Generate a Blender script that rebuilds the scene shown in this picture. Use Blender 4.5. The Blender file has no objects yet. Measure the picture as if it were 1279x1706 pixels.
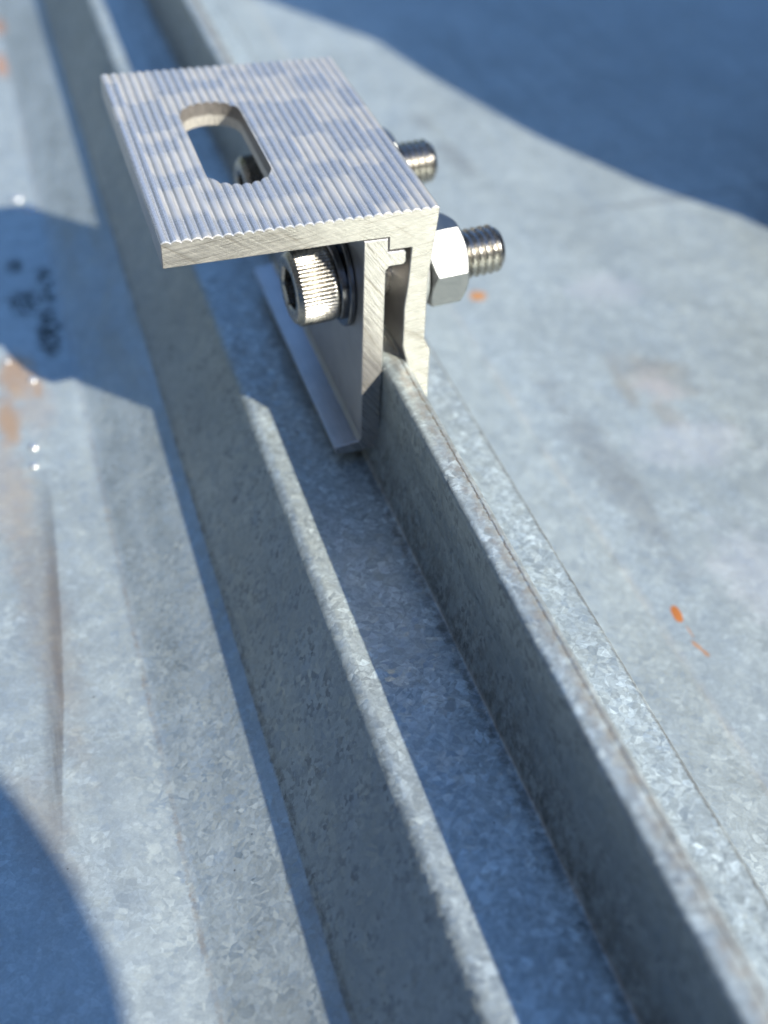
import bpy, bmesh, math, random
from mathutils import Vector, Matrix
random.seed(7)
MM = 0.001
ZP = 69.0                      # the pans lie 69 mm below the bracket top; the pan is z = 0
def W(x, y, z): return Vector((x*MM, y*MM, (z+ZP)*MM))

# ------------------------------------------------------------------ camera, world, sun, exposure
scene = bpy.context.scene
col = scene.collection
cam_d = bpy.data.cameras.new('camera'); cam = bpy.data.objects.new('camera', cam_d); col.objects.link(cam)
Rr = Vector((0.95600457, -0.29214308, 0.02660246)); Rd = Vector((-0.16702422, -0.61662308, -0.76933665)); Rf = Vector((0.24116007, 0.7310461, -0.63828945))
m = Matrix.Identity(4)
for i in range(3):
    m[i][0] = Rr[i]; m[i][1] = -Rd[i]; m[i][2] = -Rf[i]
loc = W(-61.41397, -164.13663, 86.82782)
for i in range(3): m[i][3] = loc[i]
cam.matrix_world = m
cam_d.sensor_fit = 'VERTICAL'; cam_d.sensor_height = 36.0; cam_d.lens = 2162.86*36/1706
cam_d.clip_start = 0.005; cam_d.clip_end = 2000
cam_d.dof.use_dof = True; cam_d.dof.focus_distance = 0.182
cam_d.dof.aperture_fstop = cam_d.lens/3.4
scene.camera = cam

SX, SY = 0.79, -1.40
SUN = Vector((SX, SY, 1.0)).normalized()        # towards the sun
elev = math.asin(SUN.z); azim = math.atan2(SUN.x, SUN.y)
world = bpy.data.worlds.new('World'); scene.world = world; world.use_nodes = True
wn = world.node_tree.nodes; wl = world.node_tree.links
bg = wn['Background']; bg.inputs['Strength'].default_value = 0.15
sky = wn.new('ShaderNodeTexSky'); sky.sky_type = 'NISHITA'; sky.sun_disc = False
sky.sun_elevation = elev; sky.sun_rotation = azim
sky.altitude = 300; sky.air_density = 1.0; sky.dust_density = 0.0; sky.ozone_density = 7.0
wl.new(sky.outputs[0], bg.inputs['Color'])
sun_d = bpy.data.lights.new('sun', 'SUN'); sun = bpy.data.objects.new('sun', sun_d); col.objects.link(sun)
sun_d.energy = 4.2; sun_d.angle = math.radians(0.5); sun_d.color = (1.0, 0.95, 0.83)
sun.rotation_euler = SUN.to_track_quat('Z', 'Y').to_euler(); sun.location = (0.5, -0.7, 1.0)
scene.view_settings.view_transform = 'Standard'; scene.view_settings.look = 'None'
scene.view_settings.exposure = 1.15; scene.view_settings.gamma = 1.0
scene.cycles.use_denoising = True
scene.cycles.sample_clamp_indirect = 6.0
scene.cycles.blur_glossy = 0.05

# ------------------------------------------------------------------ object helpers
def tag(o, label=None, cat=None, group=None, kind=None):
    if label: o['label'] = label
    if cat: o['category'] = cat
    if group: o['group'] = group
    if kind: o['kind'] = kind
    return o
def empty(name, x, y, z):
    o = bpy.data.objects.new(name, None); col.objects.link(o); o.location = W(x, y, z)
    o.empty_display_size = 0.01
    return o
def finish(name, bm, mats, parent=None, sharp=30, smooth=True):
    """bm in millimetres (bracket frame) -> one mesh object in metres"""
    bmesh.ops.recalc_face_normals(bm, faces=bm.faces)
    for v in bm.verts: v.co = W(*v.co)
    me = bpy.data.meshes.new(name); bm.to_mesh(me); bm.free()
    if not isinstance(mats, (list, tuple)): mats = [mats]
    for mt in mats: me.materials.append(mt)
    for p in me.polygons: p.use_smooth = smooth
    if smooth: me.set_sharp_from_angle(angle=math.radians(sharp))
    o = bpy.data.objects.new(name, me); col.objects.link(o)
    if parent:
        o.parent = parent
        q = parent; off = Vector((0, 0, 0))
        while q: off += q.location; q = q.parent
        o.matrix_parent_inverse = Matrix.Identity(4)
        me.transform(Matrix.Translation(-off))
    return o

# ------------------------------------------------------------------ node helpers
class NT:
    def __init__(s, name):
        s.m = bpy.data.materials.new(name); s.m.use_nodes = True
        s.t = s.m.node_tree; s.n = s.t.nodes; s.l = s.t.links
        s.b = s.n['Principled BSDF']
    def put(s, sock, v):
        if v is None: return
        if hasattr(v, 'is_output'): s.l.new(v, sock)
        else: sock.default_value = v
    def math(s, op, a, b=None, c=None, clamp=False):
        n = s.n.new('ShaderNodeMath'); n.operation = op; n.use_clamp = clamp
        s.put(n.inputs[0], a); s.put(n.inputs[1], b); s.put(n.inputs[2], c); return n.outputs[0]
    def vm(s, op, a, b=None, c=None, scale=None):
        n = s.n.new('ShaderNodeVectorMath'); n.operation = op
        s.put(n.inputs[0], a); s.put(n.inputs[1], b)
        if c is not None: s.put(n.inputs[2], c)
        if scale is not None: s.put(n.inputs['Scale'], scale)
        return n.outputs['Value'] if op in ('LENGTH', 'DOT_PRODUCT', 'DISTANCE') else n.outputs[0]
    def mmpos(s):
        """world position in bracket millimetres (objects carry no rotation)"""
        g = s.n.new('ShaderNodeNewGeometry')
        s.g = g
        v = s.vm('SCALE', g.outputs['Position'], scale=1000.0)
        return s.vm('SUBTRACT', v, (0, 0, ZP))
    def noise(s, vec, scale, detail=3, rough=.55, lac=2.0, dist=0.0):
        n = s.n.new('ShaderNodeTexNoise'); s.put(n.inputs['Vector'], vec)
        n.inputs['Scale'].default_value = scale; n.inputs['Detail'].default_value = detail
        n.inputs['Roughness'].default_value = rough; n.inputs['Distortion'].default_value = dist
        n.inputs['Lacunarity'].default_value = lac
        return n
    def vor(s, vec, scale, feature='F1', rnd=1.0):
        n = s.n.new('ShaderNodeTexVoronoi'); n.feature = feature; s.put(n.inputs['Vector'], vec)
        n.inputs['Scale'].default_value = scale; n.inputs['Randomness'].default_value = rnd
        return n
    def rng(s, v, a, b, c=0.0, d=1.0, smooth=False):
        n = s.n.new('ShaderNodeMapRange'); n.clamp = True
        if smooth: n.interpolation_type = 'SMOOTHSTEP'
        s.put(n.inputs[0], v)
        for i, q in enumerate((a, b, c, d)): s.put(n.inputs[i+1], q)
        return n.outputs[0]
    def mix(s, f, a, b, mode='MIX'):
        n = s.n.new('ShaderNodeMix'); n.data_type = 'RGBA'; n.blend_type = mode
        s.put(n.inputs[0], f)
        s.put(n.inputs[6], a if not isinstance(a, tuple) else (*a, 1)[:4]); s.put(n.inputs[7], b if not isinstance(b, tuple) else (*b, 1)[:4])
        return n.outputs[2]
    def mapping(s, vec, scale=(1, 1, 1), rot=(0, 0, 0), loc=(0, 0, 0)):
        n = s.n.new('ShaderNodeMapping'); s.put(n.inputs[0], vec)
        n.inputs['Scale'].default_value = scale; n.inputs['Rotation'].default_value = rot; n.inputs['Location'].default_value = loc
        return n.outputs[0]
    def bump(s, h, strength, dist, normal=None):
        n = s.n.new('ShaderNodeBump'); n.inputs['Strength'].default_value = strength
        n.inputs['Distance'].default_value = dist; s.put(n.inputs['Height'], h)
        if normal is not None: s.put(n.inputs['Normal'], normal)
        return n.outputs[0]
    def sep(s, v):
        n = s.n.new('ShaderNodeSeparateXYZ'); s.put(n.inputs[0], v); return n.outputs
    def comb(s, x, y, z):
        n = s.n.new('ShaderNodeCombineXYZ'); s.put(n.inputs[0], x); s.put(n.inputs[1], y); s.put(n.inputs[2], z); return n.outputs[0]
    def out(s, base=None, metal=None, rough=None, normal=None, **k):
        s.put(s.b.inputs['Base Color'], base if not isinstance(base, tuple) else (*base, 1)[:4]); s.put(s.b.inputs['Metallic'], metal)
        s.put(s.b.inputs['Roughness'], rough); s.put(s.b.inputs['Normal'], normal)
        for a, v in k.items(): s.put(s.b.inputs[a.replace('_', ' ')], v)
        return s.m

# ------------------------------------------------------------------ galvanised steel with the roof's own stains
def galvanised(name, spangle=1.0, stains=True, speck=0.0, metal=0.45, base=(.405, .45, .435)):
    t = NT(name); p = t.mmpos(); x, y, z = t.sep(p)
    gn = None
    # zinc crystals: angular cells cut into straight-edged shards, each with its own tint, gloss and tilt
    v1 = t.vor(p, .62); v2 = t.vor(p, 1.3); pv = p
    c1 = t.sep(v1.outputs['Color']); c2 = t.sep(v2.outputs['Color'])
    def shard(v, off):
        d = t.vm('SUBTRACT', p, v.outputs['Position']); q = t.vm('SUBTRACT', t.vm('FRACTION', t.vm('MULTIPLY_ADD', v.outputs['Color'], (7.3, 5.1, 3.7), off)), (.5, .5, .5))
        return t.math('MULTIPLY_ADD', t.math('GREATER_THAN', t.vm('DOT_PRODUCT', d, q), 0.0), 2.0, -1.0)
    s1 = shard(v1, (0, 0, 0)); s2 = shard(v1, (.37, .71, .13)); s3 = shard(v2, (.1, .2, .3))
    t1 = t.math('SUBTRACT', t.math('FRACT', t.math('ADD', t.math('MULTIPLY', c1[0], 3.0), t.math('MULTIPLY_ADD', s1, .29, t.math('MULTIPLY', s2, .17)))), .5)
    t2 = t.math('SUBTRACT', t.math('FRACT', t.math('ADD', t.math('MULTIPLY', c2[0], 3.0), t.math('MULTIPLY', s3, .23))), .5)
    tone = t.math('ADD', t.math('MULTIPLY', t.math('MULTIPLY', t.math('MULTIPLY', t1, t1), t1), 4.0), t.math('MULTIPLY', t2, .42))
    tone = t.math('MAXIMUM', tone, -.26)
    big = t.noise(p, .035, 4); mid = t.noise(p, .22, 4); fine = t.noise(p, 3.2, 3)
    b0 = t.mix(t.rng(big.outputs[0], .3, .7), tuple(c*.90 for c in base), tuple(c*1.08 for c in base))
    zone = t.rng(t.noise(p, .11, 3).outputs[0], .35, .65, .45, 1.0)
    gn = t.sep(t.g.outputs['Normal'])
    side = t.rng(gn[0], -.8, -.5, 1, 0)
    amt = t.math('MULTIPLY', t.math('MULTIPLY', zone, spangle), t.math('SUBTRACT', 1.0, t.math('MULTIPLY', side, .75)))
    if speck > 0: amt = t.math('MULTIPLY', amt, t.rng(z, -52, -47, .28, 1.0))
    k = t.math('MULTIPLY_ADD', tone, amt, 1.0)
    k = t.math('MULTIPLY', k, t.rng(mid.outputs[0], .25, .75, .90, 1.10))
    k = t.math('MULTIPLY', k, t.rng(fine.outputs[0], .25, .75, .93, 1.07))
    bc = t.mix(1.0, b0, t.comb(k, k, k), 'MULTIPLY')
    rough = t.rng(c1[1], 0, 1, .38, .56)
    rough = t.math('ADD', rough, t.rng(mid.outputs[0], .3, .7, -.05, .06))
    # dull oxide flecks
    v3 = t.vor(t.vm('MULTIPLY_ADD', t.noise(p, 1.6, 2).outputs['Color'], (.7, .7, .7), p), 1.4); c3 = t.sep(v3.outputs['Color'])
    fl = t.math('MULTIPLY', t.math('GREATER_THAN', c3[0], .60), t.rng(c3[1], 0, 1, .25, 1))
    fl = t.math('MULTIPLY', fl, t.rng(mid.outputs[0], .40, .62, .1, 1.0))
    if speck > 0: bc = t.mix(t.math('MULTIPLY', t.math('MULTIPLY', fl, side), speck), bc, (.10, .11, .12))
    # tiny black specks of grit
    v4 = t.vor(p, .23); g4 = t.math('MULTIPLY', t.math('GREATER_THAN', t.sep(v4.outputs['Color'])[1], .70), t.rng(v4.outputs['Distance'], .025, .055, 1, 0))
    bc = t.mix(t.math('MULTIPLY', g4, .7), bc, (.035, .035, .03))
    if stains:
        n1 = t.noise(p, .16, 5, .6); n2 = t.noise(p, .6, 4, .65)
        n12 = t.math('MULTIPLY_ADD', n2.outputs[0], .4, t.math('MULTIPLY', n1.outputs[0], .6))
        def spot(cx, cy, rx, ry, ang=0, amp=.6, lo=.35, hi=1.25, nz=None):
            cx, cy, rx, ry = -61.41+1.0*(cx+61.41), -164.14+1.0*(cy+164.14), rx, ry
            q = t.vm('SUBTRACT', t.comb(x, y, 0.0), (cx, cy, 0))
            q = t.mapping(q, (1, 1, 1), (0, 0, -math.radians(ang)))
            q = t.vm('MULTIPLY', q, (1/rx, 1/ry, 0))
            d = t.vm('LENGTH', q)
            d = t.math('ADD', d, t.math('MULTIPLY', t.math('SUBTRACT', (nz or n12), .5), amp*3.2))
            return t.rng(d, lo, hi, 1, 0, True)
        def both(*l):
            a = l[0]
            for b in l[1:]: a = t.math('MAXIMUM', a, b)
            return a
        low = t.math('LESS_THAN', z, -50.0)
        def paint(mask, colr, amt):
            nonlocal bc
            bc = t.mix(t.math('MULTIPLY', t.math('MULTIPLY', mask, low), amt), bc, colr)
        # grey water trail and brown wash down the left pan
        dr = t.noise(t.mapping(p, (.9, .05, .5)), 1.0, 4)
        tt = t.math('DIVIDE', t.math('SUBTRACT', 48.0, y), 90.0)
        xc = t.math('ADD', t.math('MULTIPLY_ADD', tt, -1.6, -62.0), t.math('MULTIPLY', t.math('MULTIPLY', tt, tt), -5.2))
        dx = t.math('ADD', t.math('SUBTRACT', x, xc), t.math('MULTIPLY', t.math('SUBTRACT', n12, .5), 1.2))
        trail = t.math('MULTIPLY', t.rng(dx, .25, .75, 1, 0, True), t.rng(dx, -3.2, -.2, 0, 1, True))
        trail = t.math('MULTIPLY', trail, t.math('MULTIPLY', t.rng(tt, 0, .45, 0, 1), t.rng(tt, .85, 1.05, 1, 0)))
        paint(t.math('MULTIPLY', trail, t.rng(dr.outputs[0], .3, .55, .55, 1)), (.12, .11, .10), .85)
        paint(both(spot(-66.5, 10, 4.5, 42, 3, .7), spot(-71, -42, 4.5, 14, 10, .7)), (.30, .265, .22), .45)
        paint(both(spot(-64.6, 78, 4.4, 11, 0, .6), spot(-67.6, 62, 2.8, 10, 0, .6), spot(-61, 72, 1.4, 4, 0, .6)), (.50, .31, .17), .85)
        paint(both(spot(-62.5, 68, 5, 14, 0, .8), spot(-70, 40, 5, 20, 0, .8)), (.50, .42, .33), .45)
        paint(both(spot(-52.5, 291, 2.2, 9), spot(-54.6, 256, 2.2, 12)), (.62, .27, .10), .7)
        # black grit caught in the lee of the bracket
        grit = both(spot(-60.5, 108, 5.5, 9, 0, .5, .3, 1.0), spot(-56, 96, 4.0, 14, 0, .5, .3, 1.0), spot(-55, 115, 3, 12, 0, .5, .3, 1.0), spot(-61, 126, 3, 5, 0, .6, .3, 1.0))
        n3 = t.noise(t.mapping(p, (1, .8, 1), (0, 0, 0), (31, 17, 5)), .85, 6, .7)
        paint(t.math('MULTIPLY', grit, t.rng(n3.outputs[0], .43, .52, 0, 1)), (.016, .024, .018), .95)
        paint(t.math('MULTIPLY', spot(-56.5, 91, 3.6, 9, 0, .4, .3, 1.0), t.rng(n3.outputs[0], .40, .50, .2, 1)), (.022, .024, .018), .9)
        # rust flecks, smudges and scuffs on the right pan
        paint(spot(38.4, -25.4, .95, 2.0, -8, .25, .85, 1.1, n2.outputs[0]), (.60, .19, .03), .95)
        paint(both(spot(38.5, -34.2, .6, 2.3, 15, .7, .5, 1.0, n2.outputs[0]), spot(38.6, -30, .3, 2.0, 0, .5, .4, 1.0, n2.outputs[0])), (.62, .25, .06), .65)
        paint(spot(42.3, 85, 2.2, 2.6, -20, .5, .5, 1.1, n2.outputs[0]), (.70, .27, .04), .9)
        paint(both(spot(68, 44, 8, 11, 30, .8), spot(60, 42, 2.5, 9, -10, .8), spot(64, 29, 4, 5, 0, .8)), (.34, .31, .25), .55)
        paint(spot(66.5, 40, 5, 6, 20, .9), (.60, .54, .48), .6)
        paint(both(spot(112, 121, 34, 1.6, 3, .5), spot(63, 158, 4, 14, 8, .8), spot(61, 186, 3, 8, 0, .8), spot(44, 16, 5, 34, 0, .9)), (.20, .205, .20), .42)
        paint(both(spot(64, 19, 14, 9, 0, .9), spot(73, 81, 10, 8, 0, .9), spot(58, -20, 10, 14, 0, 1.0)), (.60, .60, .60), .35)
        # dirt lines along the fold of each pan and the toes of the rib
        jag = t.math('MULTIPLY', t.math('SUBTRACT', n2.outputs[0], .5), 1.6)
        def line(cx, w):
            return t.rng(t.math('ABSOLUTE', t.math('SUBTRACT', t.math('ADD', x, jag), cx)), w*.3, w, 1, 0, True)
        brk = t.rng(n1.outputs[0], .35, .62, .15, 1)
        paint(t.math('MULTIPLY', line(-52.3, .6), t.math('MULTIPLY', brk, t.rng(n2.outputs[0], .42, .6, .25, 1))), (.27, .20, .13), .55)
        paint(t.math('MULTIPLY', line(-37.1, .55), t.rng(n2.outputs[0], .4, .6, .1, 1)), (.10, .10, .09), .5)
        paint(t.math('MULTIPLY', line(34.3, 1.3), brk), (.52, .49, .42), .35)
        # crud in the corner at the seam's foot and in its lap line
        hi_ = t.math('GREATER_THAN', z, -50.0)
        def paint2(mask, colr, amt):
            nonlocal bc
            bc = t.mix(t.math('MULTIPLY', t.math('MULTIPLY', mask, hi_), amt), bc, colr)
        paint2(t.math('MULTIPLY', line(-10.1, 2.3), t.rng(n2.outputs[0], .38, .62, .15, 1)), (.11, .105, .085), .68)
        paint2(t.math('MULTIPLY', t.rng(t.math('ABSOLUTE', t.math('SUBTRACT', x, -10.15)), .05, .22, 1, 0), t.rng(n1.outputs[0], .35, .6, .2, .9)), (.55, .54, .50), .55)
        lap = t.math('MULTIPLY', line(-4.95, .17), t.math('GREATER_THAN', z, -29.0))
        paint2(t.math('MULTIPLY', lap, t.rng(n2.outputs[0], .38, .58, .15, 1)), (.12, .08, .045), .85)
        paint2(t.math('MULTIPLY', t.math('MULTIPLY', line(-5.4, 1.9), t.math('GREATER_THAN', z, -30.0)), t.rng(n2.outputs[0], .35, .6, 0, 1)), (.30, .26, .205), .6)
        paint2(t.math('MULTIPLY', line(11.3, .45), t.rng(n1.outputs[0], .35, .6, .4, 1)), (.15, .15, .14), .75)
    # crystal tilt
    tilt = t.vm('SUBTRACT', v1.outputs['Color'], (.5, .5, .5)); tilt2 = t.vm('SUBTRACT', v2.outputs['Color'], (.5, .5, .5))
    sc = t.math('MULTIPLY', t.math('MULTIPLY', s1, s2), .16*spangle)
    nn = t.vm('ADD', t.g.outputs['Normal'], t.vm('SCALE', tilt, scale=sc)); nn = t.vm('ADD', nn, t.vm('SCALE', tilt2, scale=t.math('MULTIPLY', s3, .10*spangle)))
    nn = t.vm('NORMALIZE', nn)
    nn = t.bump(fine.outputs[0], .10, .0001, nn)
    wav = t.noise(t.mapping(p, (.05, .012, .05)), 1.0, 2)
    nn = t.bump(wav.outputs[0], .5, .004, nn)
    return t.out(bc, metal, rough, nn)
GALV = galvanised('weathered galvanised steel', spangle=.45)
GALV_RIB = galvanised('galvanised rib with dull flecks', speck=.6, base=(.40, .445, .43))

def aluminium(name, base, metal, rough, stretch=(1.2, .05, 1.2), bump=.5, patch=False):
    t = NT(name); p = t.mmpos(); x, y, z = t.sep(p)
    st = t.noise(t.mapping(p, stretch), 3.0, 5, .6); sp = t.noise(p, .25, 4); fn = t.noise(p, 4, 2)
    k = t.math('MULTIPLY', t.rng(st.outputs[0], .25, .75, .82, 1.12), t.rng(sp.outputs[0], .3, .7, .92, 1.06))
    bc = t.mix(1.0, base, t.comb(k, k, k), 'MULTIPLY')
    r = t.math('ADD', t.rng(st.outputs[0], .3, .7, rough-.06, rough+.08), t.rng(fn.outputs[0], .3, .7, -.03, .03))
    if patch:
        # reflection of the surroundings painted as blotches: breaks across the ridges in steps, a few ridges at a time
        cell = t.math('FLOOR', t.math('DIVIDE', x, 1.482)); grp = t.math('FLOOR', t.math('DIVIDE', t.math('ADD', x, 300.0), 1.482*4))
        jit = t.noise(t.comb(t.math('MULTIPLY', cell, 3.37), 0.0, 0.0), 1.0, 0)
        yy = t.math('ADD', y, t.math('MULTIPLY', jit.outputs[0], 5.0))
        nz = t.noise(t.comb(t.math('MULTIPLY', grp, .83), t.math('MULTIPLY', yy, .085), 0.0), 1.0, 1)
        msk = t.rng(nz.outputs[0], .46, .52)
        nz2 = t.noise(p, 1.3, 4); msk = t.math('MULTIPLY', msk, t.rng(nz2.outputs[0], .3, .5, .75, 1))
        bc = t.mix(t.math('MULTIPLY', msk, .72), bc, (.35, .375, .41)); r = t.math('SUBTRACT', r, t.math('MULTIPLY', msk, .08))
    n = t.bump(st.outputs[0], bump, .00012)
    return t.out(bc, metal, r, n)
ALU = aluminium('extruded aluminium', (.46, .45, .44), .85, .40)
ALU_TOP = aluminium('ridged aluminium with painted reflections', (.56, .54, .50), .35, .34, patch=True)

def sawn(name, ang, base=(.335, .322, .29), ang2=-10):
    t = NT(name); p = t.mmpos()
    a = t.noise(t.mapping(t.mapping(p, (1, 1, 1), (0, math.radians(ang), 0)), (.10, .3, 2.4)), 1.0, 5, .62)
    b = t.noise(t.mapping(t.mapping(p, (1, 1, 1), (0, math.radians(ang2), 0)), (.05, .3, 1.4), (0, 0, 0), (7, 3, 5)), 1.0, 4, .6)
    c = t.noise(p, .45, 4, .6); d = t.noise(p, 5.0, 3)
    deep = t.rng(a.outputs[0], .34, .42, 1, 0, True); deep2 = t.rng(b.outputs[0], .33, .39, 1, 0, True)
    k = t.math('MULTIPLY', t.rng(a.outputs[0], .3, .7, .84, 1.10), t.rng(c.outputs[0], .3, .7, .86, 1.08))
    k = t.math('MULTIPLY', k, t.rng(d.outputs[0], .3, .7, .94, 1.05))
    bc = t.mix(1.0, base, t.comb(k, k, k), 'MULTIPLY')
    bc = t.mix(t.math('MULTIPLY', deep, .8), bc, (.19, .17, .14)); bc = t.mix(t.math('MULTIPLY', deep2, .75), bc, (.20, .18, .15))
    h = t.math('ADD', a.outputs[0], t.math('MULTIPLY', b.outputs[0], .8)); h = t.math('ADD', h, t.math('MULTIPLY', d.outputs[0], .25))
    return t.out(bc, .55, t.rng(a.outputs[0], .32, .68, .13, .46), t.bump(h, .5, .00025), Coat_Weight=.4, Coat_Roughness=.08)
SAWN = sawn('saw cut aluminium bracket end', 8, ang2=-35)
SAWN_JAW = sawn('saw cut aluminium jaw end', -52, base=(.355, .342, .315), ang2=-60)

def punched(name):
    t = NT(name); p = t.mmpos(); x, y, z = t.sep(p)
    n = t.noise(t.mapping(p, (2, 2, .35)), 1.6, 4, .65)
    e = t.rng(t.math('ADD', z, t.math('MULTIPLY', n.outputs[0], 1.2)), -1.9, -1.6)
    bc = t.mix(e, (.58, .55, .49), (.24, .22, .20))
    k = t.rng(n.outputs[0], .3, .7, .75, 1.12)
    bc = t.mix(1.0, bc, t.comb(k, k, k), 'MULTIPLY')
    return t.out(bc, .45, .5, t.bump(n.outputs[0], .9, .0005))
PUNCH = punched('punched slot wall')

def steel(name, base, rough, metal=1.0, scr=.25):
    t = NT(name); p = t.mmpos()
    n = t.noise(p, 1.4, 5, .65); f = t.noise(p, 9, 3)
    k = t.rng(n.outputs[0], .3, .7, .88, 1.06); bc = t.mix(1.0, base, t.comb(k, k, k), 'MULTIPLY')
    r = t.math('ADD', t.rng(n.outputs[0], .3, .7, rough*.75, rough*1.3), t.rng(f.outputs[0], .3, .7, -.03, .03))
    return t.out(bc, metal, r, t.bump(t.math('ADD', n.outputs[0], f.outputs[0]), scr, .00006))
INOX = steel('stainless steel', (.43, .41, .375), .27)
ZINC = steel('bright zinc plated steel', (.31, .315, .31), .46, scr=.3)
SPRING = steel('dark spring steel', (.24, .24, .25), .20)

# ------------------------------------------------------------------ roof
def fillet(pts):
    """pts: (x, z, r) -> rounded polyline"""
    out = []
    for i, (x, z, r) in enumerate(pts):
        if r <= 0 or i in (0, len(pts)-1): out.append((x, z)); continue
        p = Vector((x, z)); a = Vector(pts[i-1][:2])-p; b = Vector(pts[i+1][:2])-p
        la, lb = a.length, b.length; a.normalize(); b.normalize()
        half = a.angle(b)/2
        d = min(r/math.tan(half), la*.49, lb*.49); rr = d*math.tan(half)
        c = p+(a+b).normalized()*(rr/math.sin(half))
        s = p+a*d-c; e = p+b*d-c
        n = max(3, int(abs(s.angle(e))*rr/.25)+3); n = min(n, 14)
        tot = s.angle_signed(e)
        for k in range(n+1):
            th = -tot*k/n
            out.append((c.x+s.x*math.cos(th)-s.y*math.sin(th), c.y+s.x*math.sin(th)+s.y*math.cos(th)))
    return out
Y0, Y1 = -1800.0, 2600.0
YS = [Y0, -600, -250, -120, -40, 40, 120, 250, 450, 900, Y1]
def strip(bm, poly, ys=YS):
    rows = [[bm.verts.new((x, y, z)) for x, z in poly] for y in ys]
    for a, b in zip(rows, rows[1:]):
        for i in range(len(poly)-1): bm.faces.new((a[i], a[i+1], b[i+1], b[i]))
ZF, ZT = -69.0, -45.5
PANL, PANR = -57.5, 34.3
roof_bm = bmesh.new()
offs = [-1920, -1600, -1280, -960, -640, -320, 0, 320, 640, 960, 1280, 1600, 1920]
for a, b in zip(offs, offs[1:]):
    strip(roof_bm, [(a+PANR, ZF), ((a+b)/2-20, ZF-.6), (b+PANL, ZF)])
roof = finish('roof', roof_bm, GALV); tag(roof, kind='structure')
rib_pts = fillet([(PANL, ZF, 0), (-52.3, ZF, 7), (-37.5, -62.2, 1.0), (-26.0, ZT, 2.6), (-10.15, ZT, .5), (-9.0, -40.5, 3.0), (-8.25, -36.5, 4), (-8.25, -26.5, 2.0), (-6.2, -26.35, .4)])
seam_i = [i for i, q in enumerate(rib_pts) if q[0] > -10.5 and q[1] < -45][0]
rib_left = rib_pts[:seam_i+1]; seam_left = rib_pts[seam_i:]
seam_right = fillet([(-5.05, -26.52, 0), (-4.85, -26.4, .1), (-3.95, -26.7, 1.1), (-3.95, ZT, .6), (-2.0, ZT, 0)])
rib_right = fillet([(-2.0, ZT, 0), (11.4, ZT, .9), (23.0, -68.2, 1.5), (PANR-.01, ZF+.003, 0), (PANR, ZF, 0)])
seam_poly = seam_left + [(-5.35, -26.35), (-5.15, -26.52)] + seam_right
ribs = []
for k, o in enumerate(offs):
    bm = bmesh.new(); strip(bm, [(x+o, z) for x, z in rib_left]); strip(bm, [(x+o, z) for x, z in rib_right])
    r = finish('rib', bm, GALV_RIB, roof, 25)
    bm = bmesh.new(); strip(bm, [(x+o, z) for x, z in seam_poly])
    s = finish('standing_seam', bm, GALV_RIB, roof, 50)

gb = bmesh.new()
for v in ((-2e5, -2e5), (2e5, -2e5), (2e5, 2e5), (-2e5, 2e5)): gb.verts.new((v[0], v[1], -3600))
gb.faces.new(gb.verts)
t = NT('dry ground'); p = t.mmpos(); n = t.noise(p, .0004, 6)
ground = finish('ground', gb, t.out(t.mix(n.outputs[0], (.16, .15, .10), (.28, .23, .17)), 0, .9)); tag(ground, kind='structure')

# tree mass added out of view all round the building to hide the low sky
bm = bmesh.new(); NA, NZ = 260, 14; rnd = random.Random(3); rows = []
for i in range(NA):
    a = 2*math.pi*i/NA; hgt = 13.5+2.2*math.sin(7*a)+1.5*math.sin(17*a+1)+rnd.uniform(-1.2, 1.2); row = []
    for k in range(NZ+1):
        f = k/NZ; rad = 26+3*math.sin(5*a)+1.5*math.sin(math.pi*f*3+i)+rnd.uniform(-.8, .8)+2.5*f
        row.append(bm.verts.new((1000*rad*math.cos(a), 1000*rad*math.sin(a), -3600+1000*hgt*f)))
    rows.append(row)
for i in range(NA):
    A, B = rows[i], rows[(i+1) % NA]
    for k in range(NZ): bm.faces.new((A[k], B[k], B[k+1], A[k+1]))
t = NT('leafy wood'); p = t.mmpos(); n = t.noise(p, .0012, 6)
wood = finish('sky_screen_trees', bm, t.out(t.mix(n.outputs[0], (.03, .045, .02), (.09, .11, .05)), 0, .9), smooth=False)
tag(wood, 'dark green tree mass added out of view all round to hide the low sky', 'sky_screen_trees', kind='stuff')

# tall dark-clad block added out of view on the left to dim the sky
bm = bmesh.new(); X0, X1, YA, YB, ZA, ZB = -9000, -4200, -9000, 4500, -3600, 6800
bmesh.ops.create_cube(bm, size=1, matrix=Matrix.Translation(((X0+X1)/2, (YA+YB)/2, (ZA+ZB)/2)) @ Matrix.Diagonal((X1-X0, YB-YA, ZB-ZA, 1)))
bmesh.ops.bevel(bm, geom=bm.edges[:], offset=40, segments=2, affect='EDGES')
t = NT('charcoal cladding'); p = t.mmpos(); n = t.noise(p, .002, 5); sy_ = t.sep(p)[1]
gro = t.math('LESS_THAN', t.math('FRACT', t.math('DIVIDE', sy_, 200.0)), .06)
CLAD = t.out(t.mix(gro, t.mix(n.outputs[0], (.045, .045, .045), (.07, .068, .065)), (.02, .02, .02)), 0, .7)
wing = empty('sky_block_wing', -6600, -2250, -3600); tag(wing, 'tall charcoal clad block added out of view left of the roof to dim the sky', 'building')
finish('wall', bm, CLAD, wing, 30)
bm = bmesh.new()
bmesh.ops.create_cube(bm, size=1, matrix=Matrix.Translation(((X0+X1)/2, (YA+YB)/2, ZB+60)) @ Matrix.Diagonal((X1-X0+240, YB-YA+240, 116, 1)))
finish('coping', bm, CLAD, wing, 30)

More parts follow.
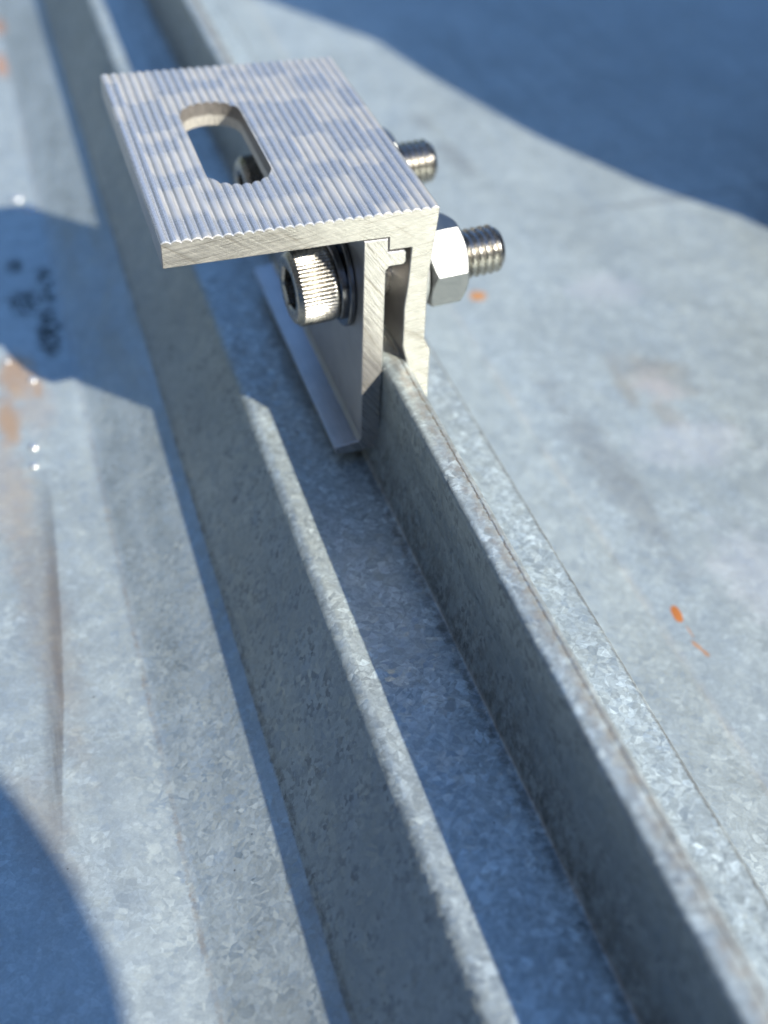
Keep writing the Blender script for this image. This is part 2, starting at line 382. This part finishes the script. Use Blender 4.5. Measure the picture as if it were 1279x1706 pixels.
# ------------------------------------------------------------------ extrusions
def offset_poly(poly, d):
    n = len(poly); out = []
    area = sum(poly[i][0]*poly[(i+1) % n][1]-poly[(i+1) % n][0]*poly[i][1] for i in range(n))
    sg = 1 if area > 0 else -1
    for i in range(n):
        a = Vector(poly[i-1]); p = Vector(poly[i]); b = Vector(poly[(i+1) % n])
        e1 = (p-a).normalized(); e2 = (b-p).normalized()
        n1 = Vector((-e1.y, e1.x))*sg; n2 = Vector((-e2.y, e2.x))*sg
        q = n1+n2
        if q.length < 1e-6: q = n1
        q.normalize(); c = max(.5, q.dot(n1))
        out.append(tuple(p+q*(d/c)))
    return out
def extrude(poly, y0, y1, edge=.12, segs=6, capmat=1, topmat=None, skew=None):
    bm = bmesh.new()
    ins = offset_poly(poly, edge)
    rows = [(ins, y0), (poly, y0+edge)] + [(poly, y0+(y1-y0)*k/segs) for k in range(1, segs)] + [(poly, y1-edge), (ins, y1)]
    R = []
    for pl, y in rows:
        R.append([bm.verts.new((x, y, z)) for x, z in pl])
    n = len(poly)
    for a, b in zip(R, R[1:]):
        for i in range(n):
            f = bm.faces.new((a[i], a[(i+1) % n], b[(i+1) % n], b[i]))
            if topmat and (topmat(poly[i]) and topmat(poly[(i+1) % n])): f.material_index = 2
    f = bm.faces.new(R[0]); f.material_index = capmat
    f = bm.faces.new(R[-1][::-1]); f.material_index = capmat
    if skew:
        for v in bm.verts: v.co.y += skew(v.co)
    return bm

clamp = empty('seam_clamp', -6, 31, -42.3)
tag(clamp, 'ridged aluminium L bracket clamp with slotted top plate bolted onto the raised roof seam', 'clamp')

PW, PL_, PT = 41.5, 61.8, 4.05
poly = []
NR = 28; pitch = PW/NR
for i in range(NR):
    for k in range(8):
        u = k/8
        poly.append((-PW+(i+u)*pitch, -.36+.36*abs(math.sin(math.pi*u))**.75))
poly.append((0, -.33))
poly += [(-.15, -2.0), (-1.1, -10.3), (-1.3, -11.2), (-1.35, -22.6), (-.30, -24.8), (-.30, -39.8), (-.6, -40.2), (-3.4, -40.2), (-3.8, -39.5), (-3.8, -28.0), (-5.0, -23.4), (-5.0, -16.2), (-4.55, -12.4), (-4.20, -6.25), (-7.75, -6.22), (-7.8, -4.1), (-12.5, -PT), (-PW+.1, -PT-.15), (-PW, -PT+.1)]
poly[0] = (-PW, -.33)
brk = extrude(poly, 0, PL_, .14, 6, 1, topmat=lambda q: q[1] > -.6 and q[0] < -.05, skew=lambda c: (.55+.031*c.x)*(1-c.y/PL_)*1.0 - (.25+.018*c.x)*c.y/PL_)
bmesh.ops.recalc_face_normals(brk, faces=brk.faces)
me = bpy.data.meshes.new('bracket_mm'); brk.to_mesh(me); brk.free()
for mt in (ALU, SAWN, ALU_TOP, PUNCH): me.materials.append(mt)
tmp = bpy.data.objects.new('bracket_mm', me); col.objects.link(tmp)
cb = bmesh.new(); sx0, sx1, sy0, sy1, rr = -31.2, -21.1, 14.6, 46.2, 5.04
ring = []
for cx, cy, a0 in ((sx1-rr, sy1-rr, 0), (sx0+rr, sy1-rr, 90), (sx0+rr, sy0+rr, 180), (sx1-rr, sy0+rr, 270)):
    for k in range(13):
        a = math.radians(a0+90*k/12); ring.append((cx+rr*math.cos(a), cy+rr*math.sin(a)))
va = [cb.verts.new((x, y, -9)) for x, y in ring]; vb = [cb.verts.new((x, y, 4)) for x, y in ring]
for i in range(len(ring)):
    j = (i+1) % len(ring); cb.faces.new((va[i], va[j], vb[j], vb[i]))
cb.faces.new(va[::-1]); cb.faces.new(vb)
bmesh.ops.recalc_face_normals(cb, faces=cb.faces)
for f in cb.faces: f.material_index = 0
cme = bpy.data.meshes.new('cut'); cb.to_mesh(cme); cb.free(); cme.materials.append(PUNCH)
cut = bpy.data.objects.new('cut', cme); col.objects.link(cut)
md = tmp.modifiers.new('b', 'BOOLEAN'); md.operation = 'DIFFERENCE'; md.solver = 'EXACT'; md.object = cut; md.material_mode = 'TRANSFER'
dg = bpy.context.evaluated_depsgraph_get(); ev = tmp.evaluated_get(dg)
res = bpy.data.meshes.new_from_object(ev, depsgraph=dg)
bm = bmesh.new(); bm.from_mesh(res); mats = list(res.materials)
bpy.data.objects.remove(tmp); bpy.data.objects.remove(cut); bpy.data.meshes.remove(res)
bracket = finish('angle_bracket', bm, mats, clamp, 38)

jp = [(-11.7, -4.2), (-8.0, -4.2), (-7.95, -6.42), (-5.5, -6.42), (-5.15, -6.75), (-5.15, -8.3), (-5.6, -8.75), (-7.7, -8.8), (-8.25, -9.5), (-8.32, -29.6)]
k = 0
zz = -30.0
while zz > -40.8:
    jp += [(-8.34, zz), (-8.62, zz-.40)]; zz -= .80
jp += [(-8.5, -41.4), (-8.7, -42.3), (-15.2, -42.6), (-15.9, -42.2), (-16.1, -41.2), (-15.6, -40.9), (-12.2, -40.4), (-11.7, -39.8)]
jaw = finish('clamp_jaw', extrude(jp, .15, PL_-.3, .12, 4, 1), [ALU, SAWN_JAW], clamp, 30)

# ------------------------------------------------------------------ bolts (built along +x from the head, then laid on their axis)
def ringed(bm, rings, closed=True):
    V = [[bm.verts.new(q) for q in r] for r in rings]
    n = len(V[0])
    for a, b in zip(V, V[1:]):
        for i in range(n):
            j = (i+1) % n; bm.faces.new((a[i], a[j], b[j], b[i]))
    return V
def circ(x, r, n, ph=0): return [(x, r*math.cos(2*math.pi*i/n+ph), r*math.sin(2*math.pi*i/n+ph)) for i in range(n)]
def place(bm, p, d, roll=0):
    d = d.normalized(); zax = Vector((0, 0, 1)); yv = zax.cross(d).normalized(); zv = d.cross(yv)
    M = Matrix(((d.x, yv.x, zv.x, p[0]), (d.y, yv.y, zv.y, p[1]), (d.z, yv.z, zv.z, p[2]), (0, 0, 0, 1)))
    bm.transform(M @ Matrix.Rotation(roll, 4, 'X'))
    return bm
def head_bm():
    bm = bmesh.new(); T = 56; n = T*6; R = 6.05; H = 6.6
    def kn(x, amp):
        out = []
        for i in range(n):
            ph = (i % 6)/6; d = amp*(1-abs(math.sin(math.pi*ph))**.9); r = R-d
            a = 2*math.pi*i/n; out.append((x, r*math.cos(a), r*math.sin(a)))
        return out
    def hexr(x, s, k=1):
        out = []
        for i in range(n):
            a = 2*math.pi*i/n; b = (a+math.pi/6) % (math.pi/3)-math.pi/6; r = s/2/math.cos(b); out.append((x, r*math.cos(a), r*math.sin(a)))
        return out
    rings = [circ(4.3, .01, n), hexr(4.3, 6.0), hexr(.25, 6.1), circ(0.0, 3.75, n), circ(0, 5.2, n), circ(.10, 5.45, n), circ(.50, 5.75, n), kn(.75, .05), kn(1.0, .42), kn(H-.9, .42), kn(H-.6, .05), circ(H-.3, 6.0, n), circ(H, 5.8, n), circ(H, 3.9, n)]
    ringed(bm, rings); return bm
def shank_bm(x0, x1, thr):
    bm = bmesh.new(); n = 48; P = 1.25; rings = [circ(x0, 3.95, n)]
    x = x0+.3
    rings.append(circ(thr-.6, 3.98, n))
    step = P/8; N = int((x1-.5-thr)/step)
    for i in range(N+1):
        xb = thr+i*step; r_ = []
        for j in range(n):
            a = 2*math.pi*j/n; ph = ((xb-P*a/(2*math.pi))/P) % 1.0
            tri = abs(ph*2-1); prof = min(1, max(0, (tri-.10)/.72)); d = .62*prof
            fade = min(1, max(0, (xb-thr)/1.0))
            r = 4.0-d*fade
            if x1-xb < 1.1: r = min(r, 3.35+(x1-xb)*.55)
            r_.append((xb, r*math.cos(a), r*math.sin(a)))
        rings.append(r_)
    rings += [circ(x1-.35, 3.3, n), circ(x1-.02, 3.0, n), circ(x1, .02, n)]
    ringed(bm, rings); return bm
def nut_bm(s=12.6, h=6.3):
    bm = bmesh.new(); n = 144; rc = 6.2
    def hx(x, f):
        out = []
        for i in range(n):
            a = 2*math.pi*i/n; b = (a+math.pi/6) % (math.pi/3)-math.pi/6; R = s/2/math.cos(b)
            r, xx = f(R); out.append((xx if xx is not None else x, r*math.cos(a), r*math.sin(a)))
        return out
    cut_ = lambda R: max(0, R-rc)*.62
    rings = [circ(.6, 3.7, n), circ(0, 4.3, n), hx(0, lambda R: (min(R, rc), 0)), hx(0, lambda R: (R-.06, cut_(R)+.02)), hx(0, lambda R: (R, cut_(R)+.14)), hx(0, lambda R: (R, h-cut_(R)-.14)), hx(0, lambda R: (R-.06, h-cut_(R)-.02)), hx(0, lambda R: (min(R, rc), h)), circ(h, 4.5, n), circ(h-.7, 3.7, n)]
    ringed(bm, rings); return bm
def washer_bm(r0, r1, h, split=False):
    bm = bmesh.new(); n = 64; c = min(.2, h*.25)
    prof = [(0, r0+c), (0, r1-c), (c, r1), (h-c, r1), (h, r1-c), (h, r0+c), (h-c, r0), (c, r0), (0, r0+c)]
    if not split:
        ringed(bm, [circ(x, r, n) for x, r in prof]); bmesh.ops.remove_doubles(bm, verts=bm.verts, dist=1e-4)
    else:
        N = 60; V = []
        for i in range(N+1):
            a = math.radians(40)+math.radians(350)*i/N; off = .25*(i/N-.5)
            V.append([bm.verts.new((x+off, r*math.cos(a), r*math.sin(a))) for x, r in prof[:-1]])
        for a, b in zip(V, V[1:]):
            for k in range(8): bm.faces.new((a[k], a[(k+1) % 8], b[(k+1) % 8], b[k]))
        bm.faces.new(V[0]); bm.faces.new(V[-1][::-1])
    return bm
def bolt(h, tip, roll, nroll):
    h = Vector(h); tip = Vector(tip); d = tip-h; L = d.length; u = d.normalized()
    sh = finish('cap_screw', place(shank_bm(6.0, L, 15.5), h, d, 1.0), INOX, clamp, 50)
    finish('screw_head', place(head_bm(), h, d, roll), INOX, sh, 32)
    # washers and nut stand square to the jaw and leg faces, threaded on the screw
    def at_x(x): return h+u*((x-h.x)/u.x)
    w1 = finish('lock_washer', place(washer_bm(4.1, 6.2, 1.3, True), at_x(h.x+6.75), d, roll), SPRING, clamp, 30)
    w2 = finish('flat_washer', place(washer_bm(4.2, 7.4, .95), at_x(-12.7), Vector((1, 0, 0)), 0), SPRING, clamp, 30)
    w3 = finish('flat_washer', place(washer_bm(4.2, 7.0, 1.6), at_x(-.95), Vector((1, 0, 0)), 0), ZINC, clamp, 30)
    finish('hex_nut', place(nut_bm(), at_x(.95), d, nroll), ZINC, clamp, 24)
bolt((-20.8, 10.4, -16.6), (14.9, 12.5, -15.0), math.radians(20), math.radians(22))
bolt((-20.8, 45.0, -16.4), (14.9, 46.6, -15.0), math.radians(47), math.radians(31))

# ------------------------------------------------------------------ shiny beads made up to stand in for glints on the left pan
BEAD = steel('shiny glint bead', (.75, .75, .73), .24, .7, .1)
def bead_bm(r, h):
    bm = bmesh.new(); n = 24; rings = []
    for k in range(9):
        a = math.pi/2*k/8; rings.append([(r*math.cos(a)*math.cos(2*math.pi*i/n), r*math.cos(a)*math.sin(2*math.pi*i/n), h*math.sin(a)) for i in range(n)])
    V = ringed(bm, rings[:-1]); top = bm.verts.new((0, 0, h))
    for i in range(n): bm.faces.new((V[-1][i], V[-1][(i+1) % n], top))
    bm.faces.new(V[0][::-1]); return bm
beads = [(-57.6, 161.5, 1.5, 'larger of two beads standing in for glints just above the bracket shadow on the left sheet'), (-55.0, 155.0, 1.4, 'bead standing in for a glint nearest the top edge of the bracket shadow on the left sheet'),
         (-61.6, 75.5, 1.0, 'tiny bead standing in for a glint on the tan stain of the left sheet'), (-63.5, 51.6, 1.0, 'tiny bead standing in for a glint at the top of the grey water trail'), (-64.0, 45.5, .9, 'bead standing in for a glint inside the grey water trail'), (-66.2, 84, .7, 'smallest bead standing in for a glint by the left edge of the picture')]
for x, y, r, lb in beads:
    bm = bead_bm(r, r*.55); bm.transform(Matrix.Translation((x, y, ZF+.02)))
    tag(finish('glint_bead', bm, BEAD, None, 60), lb, 'metal bead', 'glint beads on the left sheet')

# ------------------------------------------------------------------ made-up things, out of view, added for the shadows they cast
t = NT('navy canvas'); p = t.mmpos(); n = t.noise(p, .05, 5); w_ = t.noise(p, 1.2, 3)
CANVAS = t.out(t.mix(n.outputs[0], (.03, .045, .09), (.06, .08, .14)), 0, .85, t.bump(w_.outputs[0], .6, .0015))
edge = []  # bag outline shaped backwards from the shadow edge it has to cast
for qx, qy, h in ((128, 100, 55), (111, 128, 78), (103, 149.5, 95), (95, 184, 122), (85.7, 223, 148), (68.5, 246, 166), (41.8, 298, 205)):
    edge.append((-61.41+1.0*(qx+61.41)+SX*h, -164.14+1.0*(qy+164.14)+SY*h, ZF+h))
e0, e1 = edge[0], edge[-1]
prof = [(e0[0]-6, e0[1]+2, ZF+.2)] + edge + [(e1[0]+12, e1[1]+6, e1[2]+45), (e1[0]+28, e1[1]+16, e1[2]+90)]
bm = bmesh.new(); rad = [104, 112, 114, 114, 112, 110, 112, 110, 104, 92]; n = 64; rings = []
for (ex, ey, ez), r in zip(prof, rad):
    cx, cy = ex+.8*r, ey+.6*r
    rings.append([(cx+r*(1+.03*math.sin(5*a+ez*.05))*math.cos(a), cy+r*math.sin(a), ez) for a in [2*math.pi*i/n for i in range(n)]])
last = rings[-1]; cx = sum(q[0] for q in last)/n; cy = sum(q[1] for q in last)/n
for s, dz in ((.93, 6), (.75, 12), (.4, 16), (.02, 18)): rings.append([(cx+(q[0]-cx)*s, cy+(q[1]-cy)*s, q[2]+dz) for q in last])
V = ringed(bm, rings); bm.faces.new(V[0][::-1])
bag = empty('shadow_bag', 260, 100, ZF+.2); tag(bag, 'round dark canvas bag made up to cast the top right shadow, out of view', 'bag')
finish('bag_body', bm, CANVAS, bag, 60)
bm = bmesh.new(); hr = []
for k in range(25):
    a = math.pi*k/24; c = Vector((cx+70*math.cos(a), cy, e1[2]+96+90*math.sin(a))); tdir = Vector((math.cos(a), 0, math.sin(a)))
    hr.append([tuple(c+tdir*6*math.cos(b)+Vector((0, 1, 0))*9*math.sin(b)) for b in [2*math.pi*i/12 for i in range(12)]])
ringed(bm, hr); finish('handle', bm, CANVAS, bag, 60)

# brick stack added out of view; its long shadow lies over the pan left of the frame
bm = bmesh.new(); hl = math.hypot(SX, SY); ux, uy = -SX/hl, -SY/hl          # along the shadows
cxx, cyy = -92-uy*300-ux*880, -45+ux*300-uy*880
bmesh.ops.create_cube(bm, size=1, matrix=Matrix.Translation((cxx, cyy, ZF+450)) @ Matrix.Rotation(math.radians(-20), 4, 'Z') @ Matrix.Diagonal((470, 340, 898, 1)))
bmesh.ops.bevel(bm, geom=bm.edges[:], offset=6, segments=2, affect='EDGES')
t = NT('dark brick'); p = t.mmpos(); br = t.n.new('ShaderNodeTexBrick'); q = t.sep(p)
t.put(br.inputs['Vector'], t.comb(t.math('ADD', q[0], q[1]), q[2], 0.0)); br.inputs['Scale'].default_value = .0045
br.inputs['Color1'].default_value = (.20, .085, .055, 1); br.inputs['Color2'].default_value = (.14, .06, .045, 1); br.inputs['Mortar'].default_value = (.25, .23, .20, 1)
BRICK = t.out(br.outputs['Color'], 0, .85, t.bump(br.outputs['Fac'], -.4, .004))
chim = empty('shade_stack', cxx, cyy, ZF); tag(chim, 'brown brick stack added out of view behind the camera to shade the left pan', 'shade_stack')
finish('stack', bm, BRICK, chim, 30)
bm = bmesh.new()
bmesh.ops.create_cube(bm, size=1, matrix=Matrix.Translation((cxx, cyy, ZF+930)) @ Matrix.Rotation(math.radians(-20), 4, 'Z') @ Matrix.Diagonal((520, 390, 60, 1)))
finish('cap', bm, CLAD, chim, 30)

H = 200.0; vx, vy = -116.5+SX*H, -43+SY*H  # pipe and cowl added out of view to cast the bottom left shadow
vp = empty('shadow_pipe', vx, vy, ZF); tag(vp, 'slim steel shadow pipe with a round cowl added unseen behind the camera to cast a shadow', 'shadow pipe')
bm = bmesh.new()
pr_ = [(0, 26), (3, 26), (8, 15), (H-20, 15), (H-20, 13)]
rings = [[(vx+r*math.cos(a), vy+r*math.sin(a), ZF+z_) for a in [2*math.pi*i/40 for i in range(40)]] for z_, r in pr_]
ringed(bm, rings); finish('pipe', bm, ZINC, vp, 40)
bm = bmesh.new(); rings = []
for k in range(19):
    a = math.pi*(k/18)-math.pi/2; r = max(.05, 42*math.cos(a)); rings.append([(vx+r*math.cos(b), vy+r*math.sin(b), ZF+H+42*math.sin(a)) for b in [2*math.pi*i/40 for i in range(40)]])
ringed(bm, rings); finish('cowl', bm, ZINC, vp, 40)
